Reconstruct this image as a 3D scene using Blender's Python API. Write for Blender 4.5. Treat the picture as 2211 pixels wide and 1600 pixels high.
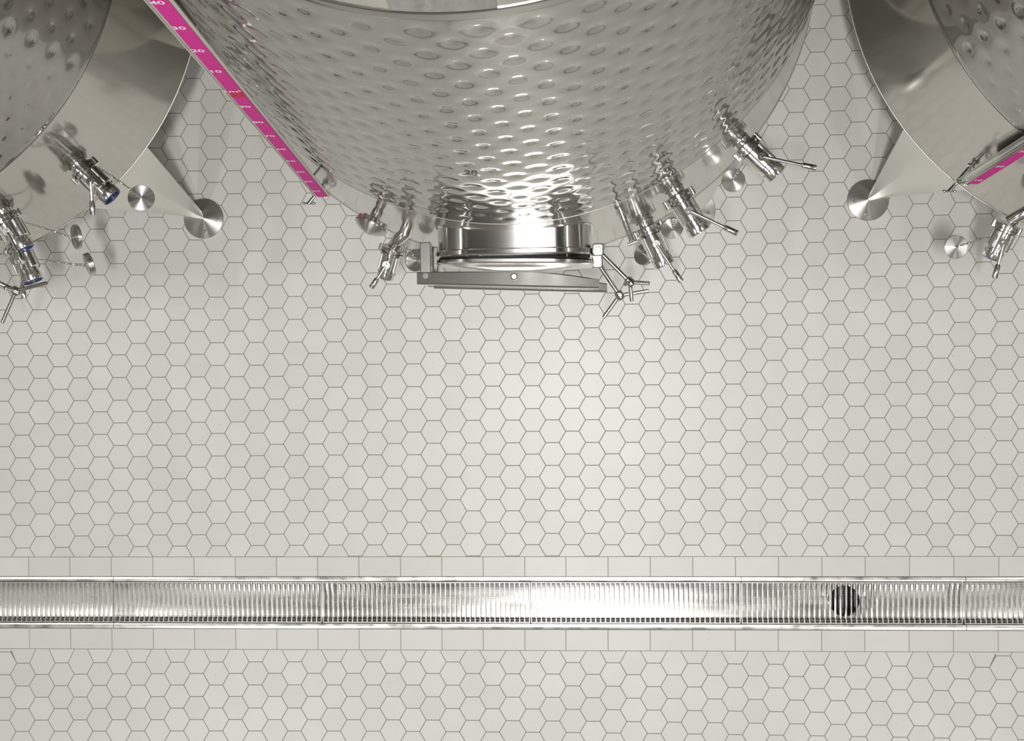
import bpy, bmesh, math, random
import numpy as np
from mathutils import Vector, Matrix
random.seed(7)
for o in list(bpy.data.objects): bpy.data.objects.remove(o)
scene = bpy.context.scene
C = scene.collection

# ------------------------------------------------------------------ camera
FPX, CAMH, NADIR = 2700.0, 6.07, (1255.0, 740.0)
v = Vector(((NADIR[0]-1105.5)/FPX, -(NADIR[1]-800)/FPX, -1.0)).normalized()
ROT = v.rotation_difference(Vector((0, 0, -1))).to_matrix()
cam_data = bpy.data.cameras.new('camera'); cam = bpy.data.objects.new('camera', cam_data); C.objects.link(cam)
cam_data.sensor_fit = 'HORIZONTAL'; cam_data.sensor_width = 36.0; cam_data.lens = 36.0*FPX/2211.0
cam_data.clip_start = 0.05; cam_data.clip_end = 100
cam.matrix_world = Matrix.Translation((0, 0, CAMH)) @ ROT.to_4x4()
scene.camera = cam

# ------------------------------------------------------------------ world, exposure
w = bpy.data.worlds.new('world'); scene.world = w; w.use_nodes = True
w.node_tree.nodes['Background'].inputs[0].default_value = (1.0, 0.97, 0.92, 1)
w.node_tree.nodes['Background'].inputs[1].default_value = 0.05
vs = scene.view_settings
vs.view_transform = 'Standard'; vs.look = 'None'; vs.gamma = 1.0; vs.exposure = -0.21; vs.use_curve_mapping = False

# position, half length along x, half width along y, power of the ceiling lamps
LAMPS = [((-0.06, -0.45, 7.60), 0.07, 0.30, 250.0), ((0.80, -0.55, 7.60), 0.07, 0.30, 16.0),
         ((-5.5, -0.3, 7.60), 0.07, 0.60, 80.0), ((5.5, -0.3, 7.60), 0.07, 0.60, 75.0),  # side pair added to brighten the floor edges
         ((0.22, -2.9, 7.60), 0.07, 0.50, 105.0), ((-3.6, -4.8, 7.60), 0.07, 0.60, 115.0), ((3.8, -4.8, 7.60), 0.07, 0.60, 85.0)]  # left and right front lamps added as fill

def at(x, y, z=0.0):
    "world point at height z seen at a pixel of the 2211x1600 photograph"
    d = ROT @ Vector(((x-1105.5)/FPX, -(y-800)/FPX, -1.0))
    t = (z-CAMH)/d.z
    return Vector((0, 0, CAMH)) + d*t

# ------------------------------------------------------------------ materials
def mat(name, col, metal=0.0, rough=0.5, spec=0.5, aniso=0.0, noise=0.0, nscale=8.0, rnoise=0.0, arot=.25, axis='Z', emit=None, trans=0.0, alpha=1.0, bump=0.0, stretch=None):
    m = bpy.data.materials.new(name); m.use_nodes = True
    nt = m.node_tree; b = nt.nodes['Principled BSDF']
    b.inputs['Base Color'].default_value = (*col, 1); b.inputs['Metallic'].default_value = metal
    b.inputs['Roughness'].default_value = rough; b.inputs['Specular IOR Level'].default_value = spec
    if trans: b.inputs['Transmission Weight'].default_value = trans; b.inputs['IOR'].default_value = 1.45
    b.inputs['Alpha'].default_value = alpha
    if noise or rnoise or bump:
        tc = nt.nodes.new('ShaderNodeTexCoord'); n = nt.nodes.new('ShaderNodeTexNoise')
        n.inputs['Scale'].default_value = nscale; n.inputs['Detail'].default_value = 5
        mp = nt.nodes.new('ShaderNodeMapping'); nt.links.new(tc.outputs['Object'], mp.inputs[0]); nt.links.new(mp.outputs[0], n.inputs['Vector'])
        if stretch: mp.inputs['Scale'].default_value = stretch
        if noise:
            r = nt.nodes.new('ShaderNodeMapRange'); r.inputs[3].default_value = 1-noise; r.inputs[4].default_value = 1+noise
            nt.links.new(n.outputs[0], r.inputs[0])
            mx = nt.nodes.new('ShaderNodeMix'); mx.data_type = 'RGBA'; mx.blend_type = 'MULTIPLY'; mx.inputs[0].default_value = 1
            mx.inputs[6].default_value = (*col, 1); nt.links.new(r.outputs[0], mx.inputs[7]); nt.links.new(mx.outputs[2], b.inputs['Base Color'])
        if rnoise:
            r2 = nt.nodes.new('ShaderNodeMapRange'); r2.inputs[1].default_value = .3; r2.inputs[2].default_value = .7
            r2.inputs[3].default_value = max(0.02, rough-rnoise); r2.inputs[4].default_value = rough+rnoise
            nt.links.new(n.outputs[0], r2.inputs[0]); nt.links.new(r2.outputs[0], b.inputs['Roughness'])
        if bump:
            bp = nt.nodes.new('ShaderNodeBump'); bp.inputs['Strength'].default_value = bump; bp.inputs['Distance'].default_value = .002
            nt.links.new(n.outputs[0], bp.inputs['Height']); nt.links.new(bp.outputs[0], b.inputs['Normal'])
    if aniso:
        b.inputs['Anisotropic'].default_value = aniso; b.inputs['Anisotropic Rotation'].default_value = arot
        tg = nt.nodes.new('ShaderNodeTangent'); tg.direction_type = 'RADIAL'; tg.axis = axis; nt.links.new(tg.outputs[0], b.inputs['Tangent'])
    if emit:
        b.inputs['Emission Color'].default_value = (*emit[0], 1); b.inputs['Emission Strength'].default_value = emit[1]
    return m

def steel2(name, col, rough, haze, hrough, aniso, rn=0.0):
    "rolled sheet steel: a clear mirror lobe plus a haze spread across the horizontal grain"
    m = mat(name, col, 1, rough, rnoise=rn, nscale=2.5); nt = m.node_tree; b = nt.nodes['Principled BSDF']; out = nt.nodes['Material Output']
    h = nt.nodes.new('ShaderNodeBsdfPrincipled'); h.inputs['Base Color'].default_value = (*col, 1); h.inputs['Metallic'].default_value = 1
    h.inputs['Roughness'].default_value = hrough; h.inputs['Anisotropic'].default_value = aniso; h.inputs['Anisotropic Rotation'].default_value = .25
    tg = nt.nodes.new('ShaderNodeTangent'); tg.direction_type = 'RADIAL'; tg.axis = 'Z'; nt.links.new(tg.outputs[0], h.inputs['Tangent'])
    mx = nt.nodes.new('ShaderNodeMixShader'); mx.inputs[0].default_value = haze
    nt.links.new(b.outputs[0], mx.inputs[1]); nt.links.new(h.outputs[0], mx.inputs[2]); nt.links.new(mx.outputs[0], out.inputs['Surface'])
    return m

def tile_mat(name, col, rough):
    m = bpy.data.materials.new(name); m.use_nodes = True; nt = m.node_tree; b = nt.nodes['Principled BSDF']
    N = nt.nodes.new; L = nt.links.new
    geo = N('ShaderNodeNewGeometry'); oi = N('ShaderNodeObjectInfo')
    ad = N('ShaderNodeMath'); ad.operation = 'ADD'; L(geo.outputs['Random Per Island'], ad.inputs[0]); L(oi.outputs['Random'], ad.inputs[1])
    fr = N('ShaderNodeMath'); fr.operation = 'FRACT'; L(ad.outputs[0], fr.inputs[0])
    mr = N('ShaderNodeMapRange'); mr.inputs[3].default_value = .965; mr.inputs[4].default_value = 1.03; L(fr.outputs[0], mr.inputs[0])
    no = N('ShaderNodeTexNoise'); no.inputs['Scale'].default_value = 5; no.inputs['Detail'].default_value = 6; L(geo.outputs['Position'], no.inputs['Vector'])
    mr2 = N('ShaderNodeMapRange'); mr2.inputs[1].default_value = .3; mr2.inputs[2].default_value = .7; mr2.inputs[3].default_value = .975; mr2.inputs[4].default_value = 1.02; L(no.outputs[0], mr2.inputs[0])
    # sparse scuff specks
    n2 = N('ShaderNodeTexNoise'); n2.inputs['Scale'].default_value = 38; n2.inputs['Detail'].default_value = 2; L(geo.outputs['Position'], n2.inputs['Vector'])
    cr = N('ShaderNodeMapRange'); cr.inputs[1].default_value = .72; cr.inputs[2].default_value = .8; cr.inputs[3].default_value = 1; cr.inputs[4].default_value = .8; L(n2.outputs[0], cr.inputs[0])
    mu = N('ShaderNodeMath'); mu.operation = 'MULTIPLY'; L(mr.outputs[0], mu.inputs[0]); L(mr2.outputs[0], mu.inputs[1])
    mu2 = N('ShaderNodeMath'); mu2.operation = 'MULTIPLY'; L(mu.outputs[0], mu2.inputs[0]); L(cr.outputs[0], mu2.inputs[1])
    mx = N('ShaderNodeMix'); mx.data_type = 'RGBA'; mx.blend_type = 'MULTIPLY'; mx.inputs[0].default_value = 1; mx.inputs[6].default_value = (*col, 1)
    L(mu2.outputs[0], mx.inputs[7]); L(mx.outputs[2], b.inputs['Base Color'])
    b.inputs['Roughness'].default_value = rough
    return m

M = {
 'tile': tile_mat('glazed_tile', (.70, .689, .655), .37),
 'grout': mat('grout', (.30, .272, .215), rough=.9, noise=.25, nscale=6),
 'shell': steel2('brushed_steel', (.56, .543, .50), .11, .18, .42, .8, .02),
 'jacket': steel2('dimpled_steel', (.345, .335, .31), .085, .14, .45, 1.0),
 'polish': mat('polished_steel', (.84, .83, .81), 1, .17),
 'satin': mat('satin_steel', (.62, .61, .585), 1, .20),
 'neck': mat('neck_steel', (.72, .717, .70), 1, .19, aniso=.95, axis='Y'),
 'rimsteel': mat('rim_steel', (.50, .49, .45), 1, .45),
 'legsteel': mat('leg_steel', (.78, .77, .73), 1, .33),
 'spun': mat('spun_steel', (.62, .61, .59), 1, .36, aniso=.9),
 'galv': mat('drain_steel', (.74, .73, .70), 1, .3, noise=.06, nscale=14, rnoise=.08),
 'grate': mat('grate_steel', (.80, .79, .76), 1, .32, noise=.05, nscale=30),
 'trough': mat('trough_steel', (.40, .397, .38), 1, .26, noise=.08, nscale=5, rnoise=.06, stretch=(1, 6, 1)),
 'dark': mat('dark_hole', (.03, .03, .028), rough=.7),
 'pink': mat('pink_scale', (.63, .028, .285), rough=.6, spec=.2),
 'red': mat('red_mark', (.58, .022, .10), rough=.6, spec=.2),
 'tick': mat('tick_print', (.47, .02, .22), rough=.6, spec=.2),
 'white': mat('white_print', (.88, .82, .86), rough=.5),
 'ink': mat('grey_ink', (.14, .14, .13), rough=.6),
 'acrylic': mat('clear_acrylic', (.80, .80, .74), rough=.12, trans=.75),
 'plastic': mat('pale_plastic', (.50, .49, .44), rough=.4),
 'glass': mat('gauge_glass', (.93, .95, .93), rough=.03, trans=1.0),
 'blue': mat('blue_seal', (.02, .045, .30), rough=.45),
 'rubber': mat('black_rubber', (.02, .02, .02), rough=.6),
 'plate': mat('pale_plate', (.27, .267, .245), rough=.5, noise=.5, nscale=60, stretch=(1, 1, .3)),
 'wall': mat('wall_paint', (.30, .285, .255), rough=.8, noise=.03),
 'wallb': mat('dark_wall_paint', (.10, .088, .068), rough=.8, noise=.05),
 'ceil': mat('ceiling_paint', (.20, .197, .185), rough=.9, noise=.03),
 'lampbody': mat('lamp_body', (.8, .8, .8), rough=.4),
 'lamp': mat('lamp_tube', (1, 1, 1), rough=.5, emit=((1, .97, .92), 6.0)),
}

# ------------------------------------------------------------------ mesh helpers
def frame(axis, up=Vector((0, 0, 1))):
    a = Vector(axis).normalized()
    s = up.cross(a)
    if s.length < 1e-4: s = Vector((1, 0, 0)).cross(a)
    s.normalize(); u = a.cross(s)
    return a, s, u

class MB:
    def __init__(s): s.v = []; s.f = []
    def add(s, vs, fs):
        k = len(s.v); s.v += [tuple(p) for p in vs]; s.f += [tuple(i+k for i in f) for f in fs]; return s
    def box(s, c, size, ax=None):
        c = Vector(c); X, Y, Z = ax if ax else (Vector((1, 0, 0)), Vector((0, 1, 0)), Vector((0, 0, 1)))
        hx, hy, hz = [q/2 for q in size]
        vs = [c+X*hx*a+Y*hy*b+Z*hz*d for d in (-1, 1) for a, b in ((-1, -1), (1, -1), (1, 1), (-1, 1))]
        return s.add(vs, [(3, 2, 1, 0), (4, 5, 6, 7), (0, 1, 5, 4), (1, 2, 6, 5), (2, 3, 7, 6), (3, 0, 4, 7)])
    def bbox(s, c, size, ch, ax=None):
        "box with chamfered edges on all sides of its top and bottom"
        c = Vector(c); X, Y, Z = ax if ax else (Vector((1, 0, 0)), Vector((0, 1, 0)), Vector((0, 0, 1)))
        hx, hy, hz = [q/2 for q in size]; vs = []; 
        for z, i in ((-hz, ch), (-hz+ch, 0), (hz-ch, 0), (hz, ch)):
            a, b = hx-i, hy-i
            for px, py in ((-a+ch, -b), (a-ch, -b), (a, -b+ch), (a, b-ch), (a-ch, b), (-a+ch, b), (-a, b-ch), (-a, -b+ch)): vs.append(c+X*px+Y*py+Z*z)
        fs = [tuple(range(7, -1, -1)), tuple(range(24, 32))]
        for l in range(3):
            for i in range(8): j = (i+1) % 8; fs.append((l*8+i, l*8+j, l*8+8+j, l*8+8+i))
        return s.add(vs, fs)
    def rings(s, rings, cap0=True, cap1=True):
        n = len(rings[0]); vs = [p for r in rings for p in r]; fs = []
        for l in range(len(rings)-1):
            for i in range(n): j = (i+1) % n; fs.append((l*n+i, l*n+j, l*n+n+j, l*n+n+i))
        if cap0: fs.append(tuple(range(n-1, -1, -1)))
        if cap1: k = (len(rings)-1)*n; fs.append(tuple(range(k, k+n)))
        return s.add(vs, fs)
    def lathe(s, o, axis, prof, seg=24, cap0=True, cap1=True, poly=None):
        "profile of (distance along the axis, radius)"
        o = Vector(o); a, x, y = frame(axis); R = []
        for t, r in prof:
            R.append([o+a*t+(x*math.cos(2*math.pi*i/seg)+y*math.sin(2*math.pi*i/seg))*r for i in range(seg)])
        return s.rings(R, cap0, cap1)
    def cyl(s, p0, p1, r0, r1=None, seg=16):
        p0, p1 = Vector(p0), Vector(p1); L = (p1-p0).length
        r1 = r0 if r1 is None else r1; c = min(.0015, r0*.2, L*.2)
        return s.lathe(p0, p1-p0, [(0, r0-c), (c, r0), (L-c, r1), (L, r1-c)], seg)
    def tube(s, pts, r, seg=12, rads=None):
        pts = [Vector(p) for p in pts]; R = []
        for i, p in enumerate(pts):
            d = (pts[min(i+1, len(pts)-1)]-pts[max(i-1, 0)]); a, x, y = frame(d)
            q = rads[i] if rads else r
            R.append([p+(x*math.cos(2*math.pi*k/seg)+y*math.sin(2*math.pi*k/seg))*q for k in range(seg)])
        return s.rings(R)
    def torus(s, o, axis, R, r, seg=28, sub=8, sx=1.0):
        o = Vector(o); a, x, y = frame(axis); vs = []; fs = []
        for i in range(seg):
            t = 2*math.pi*i/seg; d = x*math.cos(t)*sx+y*math.sin(t); dd = (x*math.cos(t)+y*math.sin(t))
            for k in range(sub):
                u = 2*math.pi*k/sub; vs.append(o+d*R+dd*(r*math.cos(u))+a*(r*math.sin(u)))
        for i in range(seg):
            for k in range(sub):
                i2, k2 = (i+1) % seg, (k+1) % sub; fs.append((i*sub+k, i2*sub+k, i2*sub+k2, i*sub+k2))
        return s.add(vs, fs)
    def sphere(s, o, r, seg=12, rng=8):
        return s.lathe(Vector(o)-Vector((0, 0, r)), (0, 0, 1), [(r-r*math.cos(math.pi*i/rng), max(1e-4, r*math.sin(math.pi*i/rng))) for i in range(rng+1)], seg)
    def mesh(s, name, m, smooth=35):
        me = bpy.data.meshes.new(name); me.from_pydata(s.v, [], s.f); me.update()
        bm = bmesh.new(); bm.from_mesh(me); bmesh.ops.recalc_face_normals(bm, faces=bm.faces); bm.to_mesh(me); bm.free()
        if m: me.materials.append(M[m])
        if smooth: me.shade_smooth(); me.set_sharp_from_angle(angle=math.radians(smooth))
        return me
    def build(s, name, m, parent=None, mw=None, smooth=35):
        return link(name, s.mesh(name, m, smooth), parent, mw)

def link(name, me, parent=None, mw=None):
    o = bpy.data.objects.new(name, me); C.objects.link(o)
    if parent: o.parent = parent
    if mw is not None: o.matrix_local = mw
    return o
def tag(o, label=None, cat=None, group=None, kind=None):
    if label: o['label'] = label
    if cat: o['category'] = cat
    if group: o['group'] = group
    if kind: o['kind'] = kind
    return o
def empty(name, loc=(0, 0, 0)):
    o = bpy.data.objects.new(name, None); C.objects.link(o); o.location = loc; o.empty_display_size = .1; return o

# ------------------------------------------------------------------ the room shell
PHI = 0.0095
def FL(u, vv, z=0.0):      # floor frame, turned by half a degree like the tiling
    return Vector((u*math.cos(PHI)-vv*math.sin(PHI), u*math.sin(PHI)+vv*math.cos(PHI), z))
FX = (FL(1, 0)-FL(0, 0)); FY = (FL(0, 1)-FL(0, 0)); FZ = Vector((0, 0, 1)); FA = (FX, FY, FZ)
X0, X1, Y0, Y1, ZC = -6.2, 6.2, -6.0, 3.6, 8.6
V_T0, V_T1, V_R1, V_G0, V_G1, V_R2, V_B0, V_B1 = -1.040, -1.138, -1.1625, -1.1650, -1.3660, -1.3685, -1.397, -1.500
GZ = -0.0016
def slab(u0, u1, v0, v1, z0, z1): return FL((u0+u1)/2, (v0+v1)/2, (z0+z1)/2), (u1-u0, v1-v0, z1-z0)
m = MB()
for a, b in ((V_T1, 3.55), (-5.95, V_B0)):
    c, sz = slab(-6.15, 6.15, a, b, -.25, GZ); m.box(c, sz, FA)
c, sz = slab(-6.15, 6.15, -1.5, -1.0, -.35, -.25); m.box(c, sz, FA)
floor = tag(m.build('floor', 'grout', smooth=0), kind='structure')
for nm, c, sz in (('wall_back', (0, Y1+.1, ZC/2), (X1-X0+.4, .2, ZC)), ('wall_front', (0, Y0-.1, ZC/2), (X1-X0+.4, .2, ZC)),
                  ('wall_left', (X0-.1, (Y0+Y1)/2, ZC/2), (.2, Y1-Y0, ZC)), ('wall_right', (X1+.1, (Y0+Y1)/2, ZC/2), (.2, Y1-Y0, ZC))):
    tag(MB().box(c, sz).build(nm, 'wallb' if nm == 'wall_back' else 'wall', smooth=0), kind='structure')
tag(MB().box((0, (Y0+Y1)/2, ZC+.1), (X1-X0+.4, Y1-Y0+.4, .2)).build('ceiling', 'ceil', smooth=0), kind='structure')

# ------------------------------------------------------------------ hexagonal floor tiles
S3 = math.sqrt(3)/2
def cubic(ex, cf, xr, yr):
    "slightly uneven lattice, fitted to the laid floor: lattice coordinates -> metres"
    lx = Vector((1.951, .0186)); ly = Vector((-.0066, 1.945))
    def f(X, Y):
        X, Y = X/30, Y/30; xc, yc = min(max(X, xr[0]), xr[1]), min(max(Y, yr[0]), yr[1]); p = Vector((0, 0))
        for (a, b), c in zip(ex, cf): p += Vector(c)*(xc**a*yc**b)
        p += lx*(X-xc)+ly*(Y-yc); return (p.x, p.y)
    return f
W1 = cubic([(0, 0), (0, 1), (0, 2), (0, 3), (1, 0), (1, 1), (1, 2), (2, 0), (2, 1), (3, 0)],
  [[-0.430515, -0.099313], [-0.009463, 1.926634], [-0.008699, 0.018523], [0.021898, 0.002462], [1.932445, 0.017448], [0.005593, 0.001555], [0.015847, -0.000456], [-0.003064, 0.002664], [-0.004025, 0.026416], [0.015706, 0.001365]], (-1.25, 1.3), (-.5, .68))
W2 = cubic([(0, 0), (0, 1), (0, 2), (1, 0), (1, 1), (2, 0)],
  [[-0.431794, -1.791586], [-0.002786, 1.99767], [0.0639, -0.071773], [1.964356, 0.018046], [-0.039707, 0.001837], [-0.000564, -0.010794]], (-1.25, 1.3), (-.04, .16))
LATS = [(W1, lambda x, y: y-PHI*x-(V_T0+.0012), (V_T0-.1, 3.4)), (W2, lambda x, y: (V_B1-.0012)-(y-PHI*x), (-3.2, V_B1+.1))]
GAP = .0017
def hex_poly(wf, X, Y):
    k = 1-GAP/(.065*S3)
    return [wf(X+a*k, Y+b*k) for a, b in ((1, 0), (.5, S3), (-.5, S3), (-1, 0), (-.5, -S3), (.5, -S3))]
def clip(poly, fn):
    out = []
    for i, p in enumerate(poly):
        q = poly[(i+1) % len(poly)]; a, b = fn(*p), fn(*q)
        if a >= 0: out.append(p)
        if (a >= 0) != (b >= 0): t = a/(a-b); out.append((p[0]+(q[0]-p[0])*t, p[1]+(q[1]-p[1])*t))
    return out
def tile_prism(poly, cx=0.0, cy=0.0, ch=.0009, z0=-.004, dz=0.0, tilt=(0, 0)):
    n = len(poly); mx = sum(p[0] for p in poly)/n; my = sum(p[1] for p in poly)/n
    R = []
    for z, i in ((z0, 0), (-ch*.8, 0), (0, ch)):
        r = []
        for p in poly:
            d = math.hypot(p[0]-mx, p[1]-my); k = 1-i/max(d, 1e-6)
            x, y = mx+(p[0]-mx)*k, my+(p[1]-my)*k
            r.append((x-cx, y-cy, z+dz+(x-mx)*tilt[0]+(y-my)*tilt[1]))
        R.append(r)
    return R
cand = []; rest = MB()
for li, lat in enumerate(LATS):
    wf, fn, (ylo, yhi) = lat
    for i in range(-48, 50):
        for j in range(-62, 64):
            if (i+j) % 2 == 0: continue
            X, Y = 1.5*i, S3*j
            x, y = wf(X, Y)
            if not (ylo < y < yhi) or not (-4.4 < x < 4.2): continue
            po = hex_poly(wf, X, Y)
            if li == 1:      # cut the row along the border so that no slivers remain
                if fn(x, y) < 0 and max(fn(*p) for p in po) < .0125: continue
                if fn(x, y) > 0: po = [(p[0], p[1]+fn(*p)) if 0 < fn(*p) < .0163 else p for p in po]
            full = all(fn(*p) > -1e-6 for p in po)
            if full and li == 0: cand.append((math.hypot(x, y+.1), x, y, po))
            else:
                if not full: po = clip(po, fn)
                if len(po) >= 3:
                    ar = abs(sum(po[k][0]*po[(k+1) % len(po)][1]-po[(k+1) % len(po)][0]*po[k][1] for k in range(len(po))))/2
                    if ar > 1.2e-4: rest.rings(tile_prism(po, tilt=(random.uniform(-.002, .002), random.uniform(-.002, .002))), cap0=False)
cand.sort(key=lambda t: t[0])
for n, (d, x, y, po) in enumerate(cand):
    if n < 300:
        t = MB().rings(tile_prism(po, x, y, tilt=(random.uniform(-.002, .002), random.uniform(-.002, .002))), cap0=False).build('hexagonal_tile', 'tile', floor, smooth=0); t.location = (x, y, 0)
    else:
        rest.rings(tile_prism(po, tilt=(random.uniform(-.002, .002), random.uniform(-.002, .002))), cap0=False)
tag(rest.build('hexagonal_tiles', 'tile', floor, smooth=0), kind='stuff')
# border tiles on both sides of the drain
JX = [-2.751, -2.541, -2.331, -2.121, -1.913, -1.706, -1.5, -1.295, -1.09, -.884, -.681, -.478, -.274, -.074, .131, .335, .54, .745, .951, 1.158, 1.363, 1.573, 1.782, 1.993]
JX = [JX[0]-.206*k for k in range(7, 0, -1)]+JX+[JX[-1]+.207*k for k in range(1, 9)]
for a, b in zip(JX, JX[1:]):
    for v0, v1 in ((V_T1, V_T0), (V_B1, V_B0)):
        sh = -.003 if v0 == V_B1 else 0
        g = .0014
        po = [FL(a+sh-.0105+g, v0+g), FL(b+sh-.0105-g, v0+g), FL(b+sh-.0105-g, v1-g), FL(a+sh-.0105+g, v1-g)]; po = [(p.x, p.y) for p in po]
        cx = sum(p[0] for p in po)/4; cy = sum(p[1] for p in po)/4
        t = MB().rings(tile_prism(po, cx, cy), cap0=False).build('border_tile', 'tile', floor, smooth=0); t.location = (cx, cy, 0)

# ------------------------------------------------------------------ drain channel and grates
SEC = [-3.372, -2.333, -1.286, -.259, .760, 1.815, 2.870]
dr = tag(empty('drain_channel', FL(0, -1.2655, 0)), 'long stainless steel floor drain channel set between two rows of border tiles', 'drain channel')
def dl(u, vv, z): return FL(u, vv, z)-FL(0, -1.2655, 0)
UE = (-4.4, 4.4)
for r0, r1, inner in ((V_T1-.0015, V_R1, -1), (V_B0+.0015, V_R2, 1)):
    js = [UE[0], -2.331, .762, 1.826, UE[1]] if inner < 0 else [UE[0], -2.335, 1.829, UE[1]]
    for a, b in zip(js, js[1:]):
        # folded edge: flat lip, rounded shoulder and an inner drop
        prof = [(0, -.004), (0, .0006), (.35, .0026), (.7, .0030), (.9, .0018), (1.0, -.002), (1.0, -.032), (.92, -.032), (.92, -.004)]
        R = []
        for u in (a+.0012, b-.0012): R.append([dl(u, r0+(r1-r0)*t, z) for t, z in prof])
        MB().rings(R).build('edge_rail', 'galv', dr)
ZB, ZM, VM = -.135, -.152, (V_G0+V_G1)/2
def zb(vv): return ZM+(ZB-ZM)*abs(vv-VM)/((V_G0-V_G1)/2)
va, vb = V_R1-.001, V_R2+.001
SU = (1.2945-.012, -1.2845); SR = .076
m = MB()
def strip(u0, u1):
    m.add([dl(u0, va, zb(va)), dl(u1, va, zb(va)), dl(u1, VM, ZM), dl(u0, VM, ZM), dl(u1, vb, zb(vb)), dl(u0, vb, zb(vb))], [(0, 1, 2, 3), (3, 2, 4, 5)])
strip(UE[0], SU[0]-.11); strip(SU[0]+.11, UE[1])
n = 48; ring = []; sq = []
for k in range(n):
    t = 2*math.pi*k/n; cx, sy = math.cos(t), math.sin(t)
    ring.append((SU[0]+SR*cx, SU[1]+SR*sy))
    hv = (va-SU[1]) if sy > 0 else (SU[1]-vb)
    q = min(.11/max(abs(cx), 1e-6), hv/max(abs(sy), 1e-6)); sq.append((SU[0]+q*cx, SU[1]+q*sy))
for cu, cv in ((-.11, va), (.11, va), (-.11, vb), (.11, vb)):      # pull the nearest points into the corners
    k = min(range(n), key=lambda k: math.hypot(sq[k][0]-SU[0]-cu, sq[k][1]-cv)); sq[k] = (SU[0]+cu, cv)
m.add([dl(*p, zb(p[1])) for p in ring]+[dl(*p, zb(p[1])) for p in sq], [(k, (k+1) % n, n+(k+1) % n, n+k) for k in range(n)])
for vv in (va, vb): m.add([dl(UE[0], vv, -.03), dl(UE[1], vv, -.03), dl(UE[1], vv, zb(vv)), dl(UE[0], vv, zb(vv))], [(0, 1, 2, 3)])
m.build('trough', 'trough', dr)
so = dl(*SU, ZM)
MB().lathe(so+Vector((0, 0, -.095)), (0, 0, 1), [(0, SR*.9), (.095, SR*.97), (.103, SR*1.0)], 40, True, False).build('outlet_pipe', 'dark', dr)
MB().torus(so+Vector((0, 0, .004)), (0, 0, 1), SR, .003, 44).build('outlet_rim', 'satin', dr)
for k in range(-3, 4):
    hw = math.sqrt(max(0, (SR*.95)**2-(k*.019)**2))
    MB().box(so+FX*(k*.019)+Vector((0, 0, -.03)), (.005, 2*hw, .008), FA).build('strainer_bar', 'trough', dr)

GN = ['steel drain grate section at the far left, mostly cut off by the picture edge', 'steel drain grate section second from the left, ending at the first rail joint',
      'steel drain grate section third from the left, left of the brightest stretch', 'steel drain grate section fourth from the left over the brightest stretch of channel',
      'steel drain grate section lying over the round dark drain outlet', 'steel drain grate section at the far right, beyond the dark gap']
L_ = V_G0-V_G1
# one serrated bar, seen from the side: top edge with small notches at four places
def bar_mesh(width):
    top = [(-L_/2+.003, -.0015)]
    for fpos in (.135, .375, .62, .865):
        c = -(fpos-.5)*L_
        top += [(c+.0075, -.0015), (c+.0055, -.0050), (c+.0032, -.0012), (c-.0032, -.0012), (c-.0055, -.0050), (c-.0075, -.0015)]
    top = [top[0]]+sorted(top[1:])+[(L_/2-.003, -.0015)]
    bot = [(p, -.026) for p, _ in reversed(top)]
    prof = top+bot; n = len(prof); m = MB()
    m.add([(FX*s*width/2+FY*p+FZ*z) for s in (-1, 1) for p, z in prof], [])
    k = len(top)
    for i in range(k-1): a, b, c, d = i, i+1, n-2-i, n-1-i; m.f += [(d, c, b, a), (n+a, n+b, n+c, n+d)]
    for i in range(n): j = (i+1) % n; m.f.append((i, j, n+j, n+i))
    return m.mesh('bearing_bar', 'grate', 0)
barme = bar_mesh(.0042)
for gi, (a, b) in enumerate(zip(SEC, SEC[1:])):
    u0, u1 = a+.0025, b-.0025
    if gi == 5: u0 += .004
    g = tag(empty('drain_grate', FL((u0+u1)/2, VM, 0)), GN[gi], 'drain grate', 'drain grate sections in one line')
    def gl(u, vv, z): return FL(u, vv, z)-FL((u0+u1)/2, VM, 0)
    for vv in (V_G0-.0022, V_G1+.0022):
        MB().bbox(gl((u0+u1)/2, vv, -.014), (u1-u0, .0042, .027), .0006, FA).build('edge_bar', 'grate', g, smooth=0)
    for uu in (u0+.0022, u1-.0022):
        MB().bbox(gl(uu, VM, -.014), (.0042, L_-.009, .027), .0006, FA).build('end_bar', 'grate', g, smooth=0)
    for vv in (V_G0-.012, V_G1+.012):
        MB().cyl(gl(u0+.003, vv, -.022), gl(u1-.003, vv, -.022), .0026, seg=8).build('tie_rod', 'grate', g)
    nb = 41
    for k in range(1, nb+1):
        o = link('bearing_bar', barme, g); o.location = gl(u0+.0022+(u1-u0-.0044)*k/(nb+1), VM, 0)

# ------------------------------------------------------------------ tanks
Z0, R0, TP, ZS, ZT = .95, 1.217, .107, 1.645, 3.66
def rr(z): return R0-TP*(z-Z0)
def cy(az, r, z): a = math.radians(az); return Vector((r*math.sin(a), -r*math.cos(a), z))
def cone_mesh(name, prof, m, seg=180, smooth=40, cap=False):
    return MB().lathe((0, 0, 0), (0, 0, 1), prof, seg, cap, cap).mesh(name, m, smooth)

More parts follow.
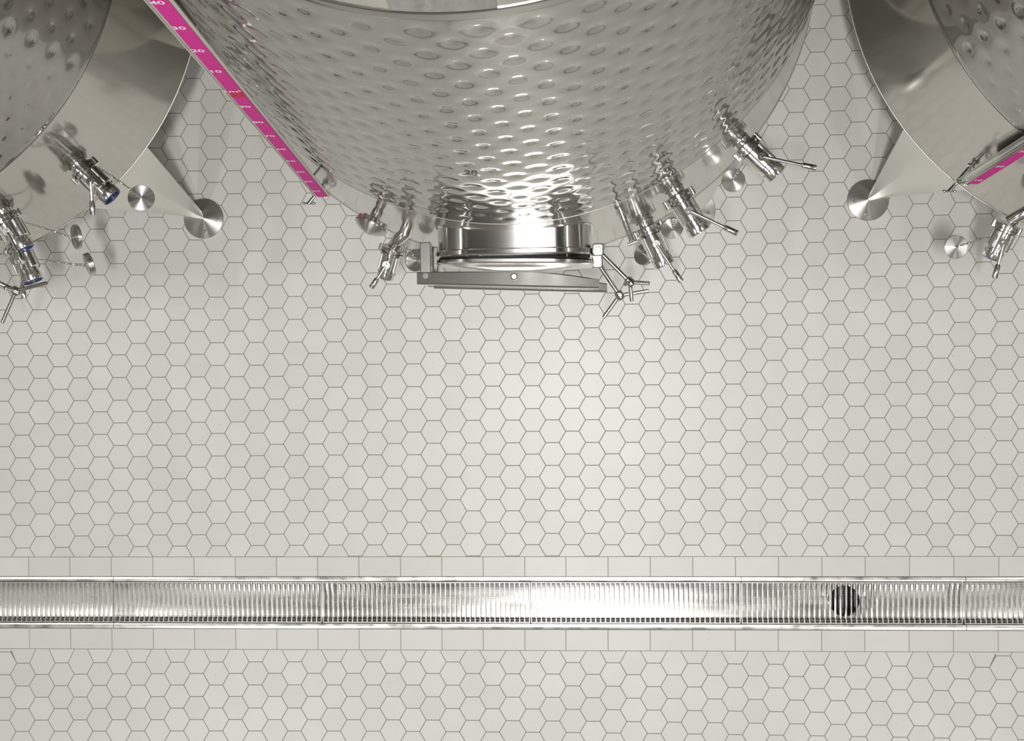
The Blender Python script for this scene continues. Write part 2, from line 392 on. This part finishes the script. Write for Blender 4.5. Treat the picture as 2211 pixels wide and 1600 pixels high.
# dimpled jacket: real relief on a fine grid, shared by the three tanks
def jacket_mesh():
    na, nz = 1500, 420
    A = np.linspace(0, 360, na, endpoint=False); Zs = np.linspace(ZS, ZT, nz)
    a, z = np.meshgrid(A, Zs); r = R0-TP*(z-Z0)
    dcol, drow = 3.6, .1355
    h = np.zeros_like(a)
    fc = np.floor(a/dcol)
    for k in (-1, 0, 1, 2):
        col = fc+k; off = np.where(np.mod(col, 2) == 0, 0.0, drow/2)
        da = np.radians(a-col*dcol)*r
        nrow = np.floor((z-1.742-off)/drow)
        for q in (0, 1):
            zr = 1.742+off+(nrow+q)*drow
            ok = (zr > ZS+.05) & (zr < ZT-.05)
            d2 = da**2+(z-zr)**2
            h += np.where(ok, -.0030*np.exp(-d2/.026**2)-.0016*np.exp(-d2/.012**2)+.0013*np.exp(-d2/.0058**2), 0)
    fade = np.clip((z-ZS)/.03, 0, 1)*np.clip((ZT-z)/.03, 0, 1)
    r = r+.004*np.sqrt(fade)+h
    ar = np.radians(a)
    co = np.stack([r*np.sin(ar), -r*np.cos(ar), z], -1).reshape(-1, 3).astype(np.float32)
    i = np.arange(na); j = (i+1) % na; l = np.arange(nz-1)[:, None]*na
    q = np.stack([l+i, l+j, l+na+j, l+na+i], -1).reshape(-1, 4).astype(np.int32)
    me = bpy.data.meshes.new('dimple_jacket')
    me.vertices.add(len(co)); me.vertices.foreach_set('co', co.ravel())
    me.loops.add(q.size); me.loops.foreach_set('vertex_index', q.ravel())
    me.polygons.add(len(q)); me.polygons.foreach_set('loop_start', np.arange(0, q.size, 4, dtype=np.int32))
    me.update(calc_edges=True); me.validate(); me.materials.append(M['jacket']); me.shade_smooth()
    return me
JACK = jacket_mesh()
LOWER = cone_mesh('lower_shell', [(Z0, rr(Z0)), (1.15, rr(1.15)), (1.4, rr(1.4)), (ZS+.002, rr(ZS))], 'shell')
UPPER = cone_mesh('upper_shell', [(ZT-.002, rr(ZT)), (3.8, rr(3.8)), (4.0, rr(4.0))], 'shell')
ROOF = MB().lathe((0, 0, 0), (0, 0, 1), [(4.0, rr(4.0)+.004), (4.012, rr(4.0)+.004), (4.03, rr(4.0)-.02), (4.22, .30), (4.22, .27), (4.3, .27), (4.31, .24), (4.31, .01)], 96, False, True).mesh('roof', 'shell')
BOTTOM = MB().lathe((0, 0, 0), (0, 0, 1), [(.80, .02), (.81, .25), (.90, 1.0), (.935, 1.15), (Z0+.005, rr(Z0)-.001)], 120, True, False).mesh('bottom_dish', 'shell')
RIM = MB().torus((0, 0, Z0), (0, 0, 1), rr(Z0)+.0005, .0026, 200, 8).mesh('rim_bead', 'rimsteel')
SEAM = MB().torus((0, 0, ZS), (0, 0, 1), rr(ZS)+.0008, .0022, 200, 6).mesh('weld_seam', 'satin')
SEAM2 = MB().torus((0, 0, ZT), (0, 0, 1), rr(ZT)+.0008, .0024, 200, 6).mesh('weld_seam', 'satin')

def leg_mesh(rf):
    "tapered folded sheet leg at azimuth 0: wide along the rim, pointed at the foot"
    outer = []; inner = []; n = 18; lv = 10; HW = 8.7
    for k in range(lv+1):
        t = k/lv; z = Z0+.004+(.013-Z0)*t
        ro, ri = [], []
        for i in range(n+1):
            q = -1+2*i/n; fold = min(1, (1-abs(q))/.75)
            top = cy(q*HW, rr(Z0)-.010, 0)
            bot = Vector((q*.020, -(rf-.030+.030*fold), 0))
            p = top.lerp(bot, t); p.z = z
            p += Vector((0, -1, 0))*(.034*fold*math.sin(math.pi*t)**.8)
            ro.append(p); ri.append(p+Vector((-q*.008, .02, 0)))
        outer.append(ro); inner.append(ri)
    m = MB(); m.rings([a+list(reversed(b)) for a, b in zip(outer, inner)]); return m.mesh('leg', 'legsteel', 14)
FOOT = MB().lathe((0, 0, 0), (0, 0, 1), [(0.0005, .0985), (.008, .0985), (.0105, .096), (.0125, .05), (.0135, .004)], 48).mesh('foot_plate', 'spun')
FBOLT = MB().lathe((0, 0, .011), (0, 0, 1), [(0, .008), (.006, .008), (.008, .006)], 14).mesh('bolt', 'polish')

def text_mesh(txt, size, m, name='lettering'):
    cu = bpy.data.curves.new('t', 'FONT'); cu.body = txt; cu.size = size; cu.align_x = 'CENTER'; cu.align_y = 'CENTER'; cu.resolution_u = 3; cu.offset = size*.022
    o = bpy.data.objects.new('t', cu); C.objects.link(o)
    dg = bpy.context.evaluated_depsgraph_get(); me = bpy.data.meshes.new_from_object(o.evaluated_get(dg))
    bpy.data.objects.remove(o); bpy.data.curves.remove(cu); me.name = name; me.materials.clear(); me.materials.append(M[m]); return me

def merge_text(items, m, name):
    "items: (text, size, origin, x axis, y axis) -> one flat print mesh"
    mb = MB()
    for txt, size, o, X, Y in items:
        me = text_mesh(txt, size, m)
        mb.add([o+X*v.co.x+Y*v.co.y for v in me.vertices], [tuple(p.vertices) for p in me.polygons])
    return mb.mesh(name, m, 0)

def lever(mb_rod, mb_grip, p0, p1):
    d = (p1-p0); L = d.length; d.normalize(); g = min(.055, L*.42)
    mb_rod.cyl(p0, p1-d*g*.9, .0062, seg=12)
    mb_grip.lathe(p1-d*g, d, [(0, .007), (.006, .0105), (g-.002, .0115), (g, .0105)], 14)

def valve(t, az, z, L, axis=None, hand=None, bend=None, start=None, open_end=True, r=.046):
    """pipe stub, union clamp and ball valve pointing away from the shell; hand: end of the lever (tank local)"""
    s = start if start is not None else cy(az, rr(z)-.004, z)
    a = (axis if axis is not None else cy(az, 1, 0)); a = a.normalized()
    _, sd, up = frame(a)
    if bend: # welded elbow that turns down into the valve
        q = [cy(az, rr(z)-.02, z), cy(az, rr(z)+.02, z)]; 
        body = MB().tube([q[0], q[1], q[1].lerp(bend, .35)+Vector((0, 0, .012)), q[1].lerp(bend, .7)+Vector((0, 0, .006)), bend], .025, 18)
        s = bend
        v = body.build('valve', 'polish', t)
    else:
        v = MB().lathe(s, a, [(-.02, .034), (.004, .034), (.004, .038), (.010, .036), (.040, .034)], 26).build('valve', 'polish', t)
        s = s+a*.012
    k = (L-.012)/.185
    e = lambda x: x*k
    # clamp ring with bolts
    m = MB().lathe(s, a, [(e(.012), .027), (e(.012), r+.003), (e(.016), r+.008), (e(.028), r+.008), (e(.030), r-.004), (e(.034), r-.004), (e(.036), r+.006), (e(.047), r+.006), (e(.05), r-.004)], 30)
    for q in (-1, 1): m.cyl(s+a*e(.012)+sd*q*(r+.009), s+a*e(.046)+sd*q*(r+.009), .009, seg=12)
    m.build('union_clamp', 'polish', v)
    # valve body with tie rods and outlet
    m = MB().lathe(s, a, [(e(.048), r-.006), (e(.052), r), (e(.128), r), (e(.132), r-.005)], 30)
    for q in range(4):
        t2 = math.pi/4+q*math.pi/2; o = (sd*math.cos(t2)+up*math.sin(t2))*(r+.003)
        m.cyl(s+a*e(.05)+o, s+a*e(.134)+o, .0055, seg=10)
    m.build('valve_body', 'polish', v)
    R2 = r-.007
    m = MB().lathe(s, a, [(e(.13), R2), (e(.15), R2), (e(.153), R2+.004), (e(.181), R2+.004), (e(.185), R2+.002), (e(.185), R2-.006), (e(.150), R2-.007)], 30, True, False)
    m.build('outlet', 'polish', v)
    MB().lathe(s, a, [(e(.151), R2-.0075), (e(.152), R2-.008)], 24).build('bore', 'dark', v)
    if open_end: MB().torus(s+a*e(.1845), a, R2-.002, .0035, 30).build('seal_ring', 'blue', v)
    # stem and lever
    c = s+a*e(.092); top = c+up*(r+.016)
    m = MB().cyl(c+up*(r-.004), top, .013, seg=16); m.cyl(top-up*.005, top+up*.004, .0165, seg=18); m.cyl(top, top+up*.010, .007, seg=6); m.build('stem', 'polish', v)
    if hand is not None:
        mr, mg = MB(), MB(); h0 = top+up*.001
        lever(mr, mg, h0, hand); hd = mr.build('lever', 'polish', v); mg.build('lever_grip', 'satin', v)
    return v

def chain_mb(pts, link_len=.0125, wire=.0014):
    pts = [Vector(p) for p in pts]; m = MB(); seg = []
    for p, q in zip(pts, pts[1:]):
        n = max(1, int((q-p).length/link_len))
        seg += [(p.lerp(q, i/n), p.lerp(q, (i+1)/n)) for i in range(n)]
    for i, (p, q) in enumerate(seg):
        d = (q-p); a, s, u = frame(d); ax = s if i % 2 else u
        o = (p+q)/2; nrm = ax; x = d.normalized(); y = nrm.cross(x)
        vs, fs = [], []; n, k = 8, 4
        for j in range(n):
            t = 2*math.pi*j/n; dirv = x*math.cos(t)*(d.length*.68)+y*math.sin(t)*.0036; dn = (x*math.cos(t)+y*math.sin(t))
            for c in range(k): uu = 2*math.pi*c/k; vs.append(o+dirv+dn*wire*math.cos(uu)+nrm*wire*math.sin(uu))
        for j in range(n):
            for c in range(k): fs.append((j*k+c, ((j+1) % n)*k+c, ((j+1) % n)*k+(c+1) % k, j*k+(c+1) % k))
        m.add(vs, fs)
    return m

def sag(p, q, s): return [p.lerp(q, i/10)-Vector((0, 0, s*math.sin(math.pi*i/10))) for i in range(11)]

def blank_cap(pos, normal, r, anchor, label, thick=.016, knob=False, s=.03):
    "loose blanking cap on a chain; a thing of its own"
    e = tag(empty('blanking_cap', pos), label, 'cap', 'steel blanking caps on chains')
    a, x, y = frame(normal); mw = Matrix((x, y, a)).transposed().to_4x4()
    MB().lathe((0, 0, 0), (0, 0, 1), [(-thick, r-.003), (-thick+.003, r), (-.002, r), (0, r-.002), (.0015, r*.5), (.002, .004)], 40).build('disc', 'spun', e, mw)
    MB().lathe((0, 0, .004), (0, 0, 1), [(0, .005), (.006, .005), (.008, .0035)], 12).build('stud', 'polish', e, mw)
    p0 = a*.012; p1 = Vector(anchor)-Vector(pos)
    chain_mb(sag(p0, p1, s)).build('chain', 'polish', e)
    return e

def rrect(w_, h_, r, n=8):
    pts = []
    for cx, cyy, a0 in ((w_/2-r, h_/2-r, 0), (-w_/2+r, h_/2-r, 90), (-w_/2+r, -h_/2+r, 180), (w_/2-r, -h_/2+r, 270)):
        for i in range(n+1): t = math.radians(a0+90*i/n); pts.append((cx+r*math.cos(t), cyy+r*math.sin(t)))
    return pts

def manway(t, az, hubs):
    fr = cy(az, 1, 0); sd = Vector((0, 0, 1)).cross(fr); sd.normalize(); sd = -sd if sd.x < 0 else sd; up = Vector((0, 0, 1))
    W, Hh, zc, F = .575, .43, 1.325, 1.232
    def L(x, f, z): return sd*x+fr*f+up*(zc+z)
    po = rrect(W, Hh, .14); pi = rrect(W-.012, Hh-.012, .134)
    R = [[L(x, .98, y) for x, y in po], [L(x, F-.006, y) for x, y in po]]
    lip = rrect(W+.020, Hh+.020, .150)
    R += [[L(x, F-.012, y) for x, y in rrect(W+.012, Hh+.012, .146)], [L(x, F-.008, y) for x, y in lip], [L(x, F+.006, y) for x, y in lip], [L(x, F+.012, y) for x, y in rrect(W+.008, Hh+.008, .144)], [L(x, F+.010, y) for x, y in pi], [L(x, 1.0, y) for x, y in pi]]
    mw = MB().rings(R, False, False).build('manway_neck', 'neck', t)
    wp = [sd*x+fr*(math.sqrt(rr(zc+y)**2-x*x)+.001)+up*(zc+y) for x, y in rrect(W+.004, Hh+.004, .142)]
    MB().tube(wp+[wp[0]], .0045, 8).build('weld_bead', 'polish', mw)
    # lid, hinged on the left and standing slightly open
    th = math.radians(1.3); hx = -W/2-.03
    def D(x, f, z):
        x2, f2 = x-hx, f
        return L(hx+x2*math.cos(th)-f2*math.sin(th), F+.0165+f2*math.cos(th)+x2*math.sin(th), z)
    Rl = []
    for k, f in ((.0, .004), (.35, .003), (.7, 0), (.9, -.002), (.975, -.001), (1.0, .004), (1.0, .014), (.975, .018), (.9, .016), (.7, .026), (.35, .036), (.0, .039)):
        q = rrect((W+.015)*max(k, .002), (Hh+.015)*max(k, .002), .15*max(k, .002)); Rl.append([D(x, f, y) for x, y in q])
    MB().rings(Rl).build('lid', 'satin', mw)
    gs = [[D(x, f, y) for x, y in rrect(W+o, Hh+o, .146)] for o, f in ((-.008, -.001), (-.006, -.0045), (-.02, -.0045), (-.02, -.001))]
    MB().rings(gs+[gs[0]], False, False).build('gasket', 'rubber', mw)
    # two clamp bars in front of the lid: bent channels
    for zz, xo, fo in ((.115, -.36, 0), (-.115, -.325, .006)):
        n = 14; Rb = []
        for i in range(n+1):
            q = i/n; x = xo+(.36+.31)*q
            back = .046+fo+.012*q+.030*max(0, (q-.6)/.4)**1.5
            front = .092+fo+.030*q
            hgt = .030
            Rb.append([L(x, F+.016+back, zz-hgt), L(x, F+.016+back, zz+hgt-.006), L(x, F+.016+back+.004, zz+hgt-.002), L(x, F+.016+front-.006, zz+hgt+.0015), L(x, F+.016+front, zz+hgt-.0035), L(x, F+.016+front, zz-hgt+.005), L(x, F+.016+front-.004, zz-hgt)])
        b = MB().rings(Rb).build('clamp_bar', 'satin', mw)
        bx = L(0.0, F+.016+.072+fo, zz+.030)
        m = MB().lathe(bx, up, [(0, .013), (.006, .013), (.010, .009)], 16); m.lathe(bx+up*.010, up, [(0, .006), (.006, .006)], 6); m.build('bolt', 'polish', mw)
        # hinge lug on the left
        hb = L(-W/2-.040, F+.03, zz)
        MB().bbox(hb, (.04, .155, .05), .003, (sd, fr, up)).build('hinge_plate', 'satin', mw, smooth=0)
        MB().cyl(hb+fr*.048+up*.024, hb+fr*.048+up*.031, .012, seg=18).build('hinge_pin', 'polish', mw)
    # lugs and swing bolts on the right
    for zz, fo, hub, arms in hubs:
        lb = L(W/2+.022, F-.004+fo, zz)
        MB().bbox(lb, (.040, .046, .05), .004, (sd, fr, up)).build('swing_lug', 'satin', mw, smooth=0)
        MB().cyl(lb+up*.023, lb+up*.029, .012, seg=18).build('lug_pin', 'polish', mw)
        b = MB(); d = (hub-lb).normalized()
        b.cyl(lb, hub-d*.01, .0082, seg=14); b.torus(lb, up, .010, .006, 18); b.build('swing_bolt', 'satin', mw)
        h = MB().lathe(hub-d*.018, d, [(0, .011), (.006, .017), (.030, .017), (.036, .012)], 18)
        for p in arms: h.cyl(hub, p, .0075, seg=12)
        h.build('wing_nut', 'satin', mw)
    return mw

def gauge(t, b0, b1, numbers, red_t, tube_off, n_cocks):
    "b0/b1: lower and upper end of the scale strip in tank coordinates; strip faces the aisle"
    ax = (b1-b0); L = ax.length; a = ax.normalized(); X = Vector((1, 0, 0)); X = (X-a*X.dot(a)).normalized(); Nn = X.cross(a).normalized()
    if Nn.y > 0: Nn = -Nn
    w2 = .040
    o = (b0+b1)/2
    back = MB().box(o-Nn*.004+X*.0, (.058, L+.0, .004), (X, a, Nn)).build('level_gauge', 'plastic', t, smooth=0)
    MB().box(o-Nn*.0085, (.048, L, .004), (X, a, Nn)).build('back_panel', 'rubber', back, smooth=0)
    MB().box(o+Nn*.0, (w2, L, .002), (X, a, Nn)).build('scale_strip', 'pink', back, smooth=0)
    if red_t:
        MB().box(b0+ax*red_t+Nn*.0009, (w2, .058, .0015), (X, a, Nn)).build('red_mark', 'red', back, smooth=0)
    it = []; 
    for k, (f, s) in enumerate(numbers):
        it.append((s, .036, b0+ax*f-X*.006+Nn*.0022, X*.92, a*.85))
    me = merge_text(it, 'white', 'scale_numbers'); link('scale_numbers', me, back)
    tk = MB()
    for i in range(len(numbers)-1):
        f = (numbers[i][0]+numbers[i+1][0])/2
        tk.box(b0+ax*f+X*.009+Nn*.0013, (.022, .0022, .0008), (X, a, Nn))
    tk.build('scale_ticks', 'tick', back, smooth=0)
    MB().box(o-X*.0285-Nn*.003, (.0035, L, .012), (X, a, Nn)).build('side_rail', 'satin', back, smooth=0)
    g0, g1 = b0+tube_off-a*.05, b1+tube_off
    R = []
    for p, q in ((g0, .010), (g1, .010), (g1, .0078), (g0, .0078)):
        aa, x, y = frame(a); R.append([p+(x*math.cos(2*math.pi*i/16)+y*math.sin(2*math.pi*i/16))*q for i in range(16)])
    MB().rings(R+[R[0]], False, False).build('gauge_tube', 'glass', back)
    # standoff rods from the shell
    for f in (.115, .985):
        p = b0+ax*f; rad = Vector((p.x, p.y, 0)); rn = rad.normalized(); s = rn*(rr(p.z)-.005)+Vector((0, 0, p.z+.01))
        MB().cyl(s, p-Nn*.006+Vector((0, 0, .01)), .006, seg=10).build('standoff', 'polish', back)
    # lower cock: pipe from the shell, tee with plug and small ring handle
    p = g0; rad = Vector((p.x, p.y, 0)).normalized(); zz = p.z-.005
    s = rad*(rr(zz)-.01)+Vector((0, 0, zz)); e = Vector((p.x, p.y, zz))
    m = MB().cyl(s, e+rad*.012, .009, seg=14); dd = (e-s).normalized()
    m.lathe(s+dd*.016, dd, [(0, .010), (.004, .016), (.012, .016), (.016, .010)], 18)
    m.cyl(e-Vector((0, 0, .014)), e+Vector((0, 0, .03)), .012, seg=16)
    m.cyl(e, e+X*.030-Vector((0, 0, .004)), .0075, seg=12)
    m.torus(e+X*.036-Vector((0, 0, .004)), (0, 0, 1), .011, .0035, 18)
    m.cyl(e+rad*.01, e+rad*.05, .007, .009, seg=12)
    m.cyl(e+rad*.046-X*.02, e+rad*.046+X*.02, .0045, seg=10); m.sphere(e+rad*.046-X*.02, .007); m.sphere(e+rad*.046+X*.02, .007)
    m.build('gauge_cock', 'polish', back)
    return back

TANKS = {'L': (-2.783, 1.535), 'C': (-.272, 1.563), 'R': (2.27, 1.584)}
TLAB = {'L': 'dimpled stainless steel wine tank at the left, its side cut off by the picture edge',
        'C': 'dimpled stainless steel wine tank in the middle with a long pink scale strip',
        'R': 'dimpled stainless steel wine tank at the right, with a short pink strip in view'}
NUM = {'C': None}
def make_tank(k, cfg):
    cx, cyy = TANKS[k]; o = Vector((cx, cyy, 0))
    t = tag(empty('wine_tank', (cx, cyy, 0)), TLAB[k], 'tank', 'three stainless steel wine tanks in a row')
    W = lambda x, y, z: at(x, y, z)-o
    rot = cfg['rot']
    link('lower_shell', LOWER, t)
    j = link('dimple_jacket', JACK, t); j.rotation_euler.z = math.radians(cfg['jack'])
    link('upper_shell', UPPER, t); link('roof', ROOF, t); link('bottom_dish', BOTTOM, t)
    link('rim_bead', RIM, t); link('weld_seam', SEAM, t); link('weld_seam', SEAM2, t)
    rf = cfg['rf']; LEG = leg_mesh(rf)
    for az in (cfg['leg'], cfg['leg']+120, cfg['leg']+240):
        R = Matrix.Rotation(math.radians(az), 4, 'Z')
        l = link('leg', LEG, t, R)
        p = cy(az, rf, 0)
        f = link('foot_plate', FOOT, l, R.inverted() @ Matrix.Translation(p))
        for q in (-38, 38):
            b = link('bolt', FBOLT, l, R.inverted() @ Matrix.Translation(cy(az, rf, 0)+cy(az+q, .066, 0)))
    for args in cfg['valves'](W): valve(t, **args)
    manway(t, cfg['mw'], cfg['hubs'](W))
    b0, b1, nums, red = cfg['gauge'](W)
    gauge(t, b0, b1, nums, red, Vector((-.036, .020, 0)), 2)
    # sensor port: stem, clamp ring and domed cap
    az, z = cfg['port']; a = (cy(az, 1, 0)+Vector((0, 0, .20))).normalized(); s = cy(az, rr(z)-.01, z)
    sp = MB().lathe(s, a, [(0, .016), (.014, .018), (.022, .021), (.050, .021), (.054, .015), (.066, .015)], 20).build('sensor_port', 'polish', t)
    m = MB().lathe(s+a*.058, a, [(0, .03), (.002, .048), (.006, .052), (.018, .052), (.020, .046)], 32)
    for q in range(7):
        t2 = 2*math.pi*q/7+.3; _, x, y = frame(a); m.cyl(s+a*.060+(x*math.cos(t2)+y*math.sin(t2))*.050, s+a*.080+(x*math.cos(t2)+y*math.sin(t2))*.050, .010, seg=10)
    m.build('clamp_ring', 'polish', sp)
    _, x, y = frame(a); mwm = Matrix.Translation(s+a*.078) @ Matrix((x, y, a)).transposed().to_4x4()
    MB().lathe((0, 0, 0), (0, 0, 1), [(0, .060), (.004, .064), (.010, .064), (.022, .052), (.032, .035), (.038, .015), (.039, .003)], 44).build('port_cap', 'spun', sp, mwm)
    # sampling tap
    az, z = cfg['tap']; a = (cy(az, 1, 0)+Vector((0, 0, -.10))).normalized(); s = cy(az, rr(z)-.005, z)
    m = MB().lathe(s, a, [(0, .010), (.010, .010), (.012, .018), (.024, .018), (.026, .010), (.032, .010), (.034, .015), (.046, .015), (.048, .0085)], 18)
    tp = m.build('sample_tap', 'polish', t)
    m = MB(); _, x, y = frame(a)
    for q in (-1, 0, 1): m.cyl(s+a*.046+x*q*.007, s+a*.135+x*q*.007, .0036, seg=8)
    m.lathe(s+a*.046, a, [(0, .010)]+[(.004+.003*i, .0100 if i % 2 else .0088) for i in range(26)], 12); m.build('threaded_spout', 'polish', tp)
    MB().cyl(s+a*.135-x*.020, s+a*.135+x*.020, .0065, seg=12).build('tap_wing', 'polish', tp)
    # thin grey plate with noise tone on the upper shell
    a0, a1 = cfg['plate']
    vsx = []
    for i in range(13):
        az = a0+(a1-a0)*i/12
        for z, d in ((3.672, .004), (3.93, .004), (3.93, .001), (3.672, .001)): vsx.append(cy(az, rr(z)+d, z))
    fs = [(i*4+q, i*4+4+q, i*4+4+(q+1) % 4, i*4+(q+1) % 4) for i in range(12) for q in range(4)]+[(0, 1, 2, 3), (51, 50, 49, 48)]
    MB().add(vsx, fs).build('grey_plate', 'plate', t)
    return t

def hubs_c(W):
    hU, hL = W(1360, 609, 1.44), W(1338, 638, 1.21)
    return [(.115, .0, hU, [W(1403, 612, 1.46), W(1364, 651, 1.43), hU+Vector((-.02, -.01, .05))]),
            (-.115, .030, hL, [W(1401, 628, 1.22), W(1303, 686, 1.20), hL+Vector((.0, .0, .055))])]
def hubs_l(W):
    hU, hL = W(35, 628, 1.36), W(-30, 655, 1.2)
    return [(.115, .0, hU, [W(101, 611, 1.40), W(5, 697, 1.33), hU+Vector((-.02, .01, .055))]),
            (-.115, .030, hL, [W(-10, 690, 1.22), W(-80, 690, 1.2), hL+Vector((.0, .0, .055))])]
def hubs_r(W):
    hU, hL = cy(18.6, 1.412, 1.44), cy(16.9, 1.444, 1.21)
    return [(.115, .0, hU, [hU+Vector((.07, 0, .01)), hU+Vector((0, -.07, 0)), hU+Vector((-.02, -.01, .05))]),
            (-.115, .030, hL, [hL+Vector((.1, .02, 0)), hL+Vector((-.06, -.07, 0)), hL+Vector((0, 0, .055))])]
def ctr(o): return Vector((*TANKS[o], 0))

def valves_c(W):
    return [dict(az=-20.2, z=1.20, L=.150, bend=W(851, 530, 1.15), axis=W(838, 578, 1.12)-W(851, 530, 1.15), hand=W(802, 621, 1.17), r=.040, open_end=False),
            dict(az=25.8, z=1.07, L=.195, open_end=False, axis=cy(24.6, 1, -.03), hand=W(1471, 608, 1.13)),
            dict(az=31.8, z=1.38, L=.190, open_end=False, axis=cy(31.2, 1, -.02), hand=W(1592, 504, 1.44)),
            dict(az=47.6, z=1.27, L=.195, open_end=False, axis=cy(46.5, 1, -.03), hand=W(1762, 363, 1.33))]
def valves_l(W):
    return [dict(az=-23, z=1.20, L=.150, bend=cy(-23, 1.24, 1.15), axis=cy(-21, 1, -.1), hand=None, r=.040),
            dict(az=22.8, z=1.06, L=.19, axis=cy(23.5, 1, -.03), hand=W(53, 645, 1.12)),
            dict(az=28.6, z=1.37, L=.17, axis=cy(28, 1, -.10), hand=W(50, 566, 1.43)),
            dict(az=44.6, z=1.29, L=.185, axis=cy(45.2, 1, -.08), hand=W(201, 464, 1.33))]
def valves_r(W):
    return [dict(az=-27.6, z=1.19, L=.165, bend=W(2180, 478, 1.15), axis=W(2141, 556, 1.10)-W(2180, 478, 1.15), hand=W(2147, 601, 1.17), r=.042),
            dict(az=25, z=1.07, L=.195, hand=None), dict(az=31, z=1.38, L=.19, hand=None), dict(az=47, z=1.27, L=.195, hand=None)]

NY = [(4, '40'), (59, '30'), (108, '20'), (152.8, '10'), (196, '1m³'), (229, '90'), (262.5, '80'), (292.5, '70'), (321, '60'), (346.6, '50'), (370, '40'), (391, '30'), (411.5, '20')]
def frac_for_y(b0, b1, o, y):
    lo, hi = -.1, 1.3
    for _ in range(50):
        f = (lo+hi)/2; p = b0+(b1-b0)*f+o-Vector((0, 0, CAMH)); q = ROT.transposed() @ p
        yy = 800+FPX*q.y/q.z
        if yy > y: lo = f
        else: hi = f
    return f
def gauge_c(W):
    b0, b1 = W(697, 425, 1.20), W(354, 14, 3.36); b1 = b0+(b1-b0)*1.12
    nums = [(frac_for_y(b0, b1, ctr('C'), y), s) for y, s in NY]
    return b0, b1, nums, frac_for_y(b0, b1, ctr('C'), 203)
def gauge_r(W):
    b0 = W(2100, 397, 1.25); b1 = W(2220, 322, 1.72); b1 = b0+(b1-b0)*4.6
    L = (b1-b0).length
    nums = [(.062/L+.195/L*i, s) for i, s in enumerate(('10', '20', '30', '40', '50', '60', '70', '80', '90', '1', '10'))]
    return b0, b1, nums, nums[9][0]
def gauge_l(W):
    b0 = cy(-37.5, 1.25, 1.22); b1 = cy(-37.5, 1.03, 3.6); L = (b1-b0).length
    nums = [(.062/L+.195/L*i, s) for i, s in enumerate(('20', '30', '40', '50', '60', '70', '80', '90', '1', '10', '20'))]
    return b0, b1, nums, nums[8][0]

tc = make_tank('C', dict(rot=0, jack=7.6, leg=41.3, rf=1.238, valves=valves_c, mw=1.1, hubs=hubs_c, gauge=gauge_c, port=(-24.2, 1.44), tap=(20.9, 1.52), plate=(-5.9, 6.9)))
tl = make_tank('L', dict(rot=0, jack=61.1-3.6*2, leg=45.2, rf=1.312, valves=valves_l, mw=3.0, hubs=hubs_l, gauge=gauge_l, port=(-25, 1.50), tap=(17.5, 1.52), plate=(-6, 7)))
tr = make_tank('R', dict(rot=0, jack=-62.3+3.6, leg=-45.0, rf=1.28, valves=valves_r, mw=0.0, hubs=hubs_r, gauge=gauge_r, port=(-20, 1.50), tap=(20, 1.52), plate=(-6, 7)))
# tank number written on the shell
p = cy(-2.76, rr(2.40)+.0055, 2.40); X = Vector((math.cos(math.radians(-2.76)), math.sin(math.radians(-2.76)), 0))
link('tank_number', merge_text([('20', .062, p, X*.62, Vector((0, .1, 1)).normalized())], 'ink', 'tank_number'), tc)

# ------------------------------------------------------------------ loose caps on chains
blank_cap(at(1583, 389, 1.12), (-.30, .12, 1), .0455, at(1609, 346, 1.22), 'round steel cap hanging on a chain beside the rightmost valve of the middle tank')
blank_cap(at(899, 563, 1.02), (.55, -.2, .75), .045, at(872, 528, 1.13), 'round steel cap hanging beside the left hinge of the middle tank hatch')
blank_cap(at(1390, 548, .98), (-.5, .25, .8), .046, at(1404, 512, 1.05), 'round steel cap half hidden behind the valve nearest the hatch wing nuts')
blank_cap(at(1452, 494, 1.20), (.15, -.5, .85), .044, at(1462, 450, 1.36), 'round steel cap hanging between the two neighbouring valves right of the hatch')
blank_cap(at(305, 427, 1.18), (.34, .10, 1), .052, at(196, 352, 1.29), 'round steel cap hanging in front of the left tank leg')
blank_cap(at(161, 512, 1.16), (-.75, -.15, .62), .050, at(52, 480, 1.33), 'tilted steel cap on a chain, upper of two below the left tank valves')
blank_cap(at(187, 572, 1.00), (-.72, -.30, .42), .047, at(85, 560, 1.05), 'steel cap seen edge on, lower of two below the left tank valves', thick=.024)
blank_cap(at(2065, 533, 1.05), (.05, -.05, 1), .0465, at(2135, 512, 1.12), 'round steel cap on a chain left of the right tank valve')

# ------------------------------------------------------------------ ceiling lamps and added fill lamps (above the camera)
LL = ['long pendant lamp above the middle of the aisle', 'small pendant lamp just right of the middle one', 'added fill lamp above the left end of the aisle',
      'added fill lamp above the right end of the aisle', 'long pendant lamp further front, middle one', 'added fill lamp further front, left one', 'added fill lamp further front, right one']
for i, (p, hx_, hy_, pw) in enumerate(LAMPS):
    e = tag(empty('pendant_lamp', p), LL[i], 'lamp', 'pendant lamps under the ceiling')
    MB().bbox((0, 0, .07), (2*hx_+.05, 2*hy_+.05, .06), .006).build('housing', 'lampbody', e)
    MB().cyl((0, 0, .1), (0, 0, ZC-p[2]), .01, seg=8).build('hanger', 'lampbody', e)
    ld = bpy.data.lights.new('lamp_light', 'AREA'); ld.shape = 'RECTANGLE'; ld.size = 2*hx_; ld.size_y = 2*hy_; ld.energy = pw; ld.color = (1, .992, .975)
    lo = bpy.data.objects.new('lamp_light', ld); C.objects.link(lo); lo.parent = e; lo.location = (0, 0, .035)
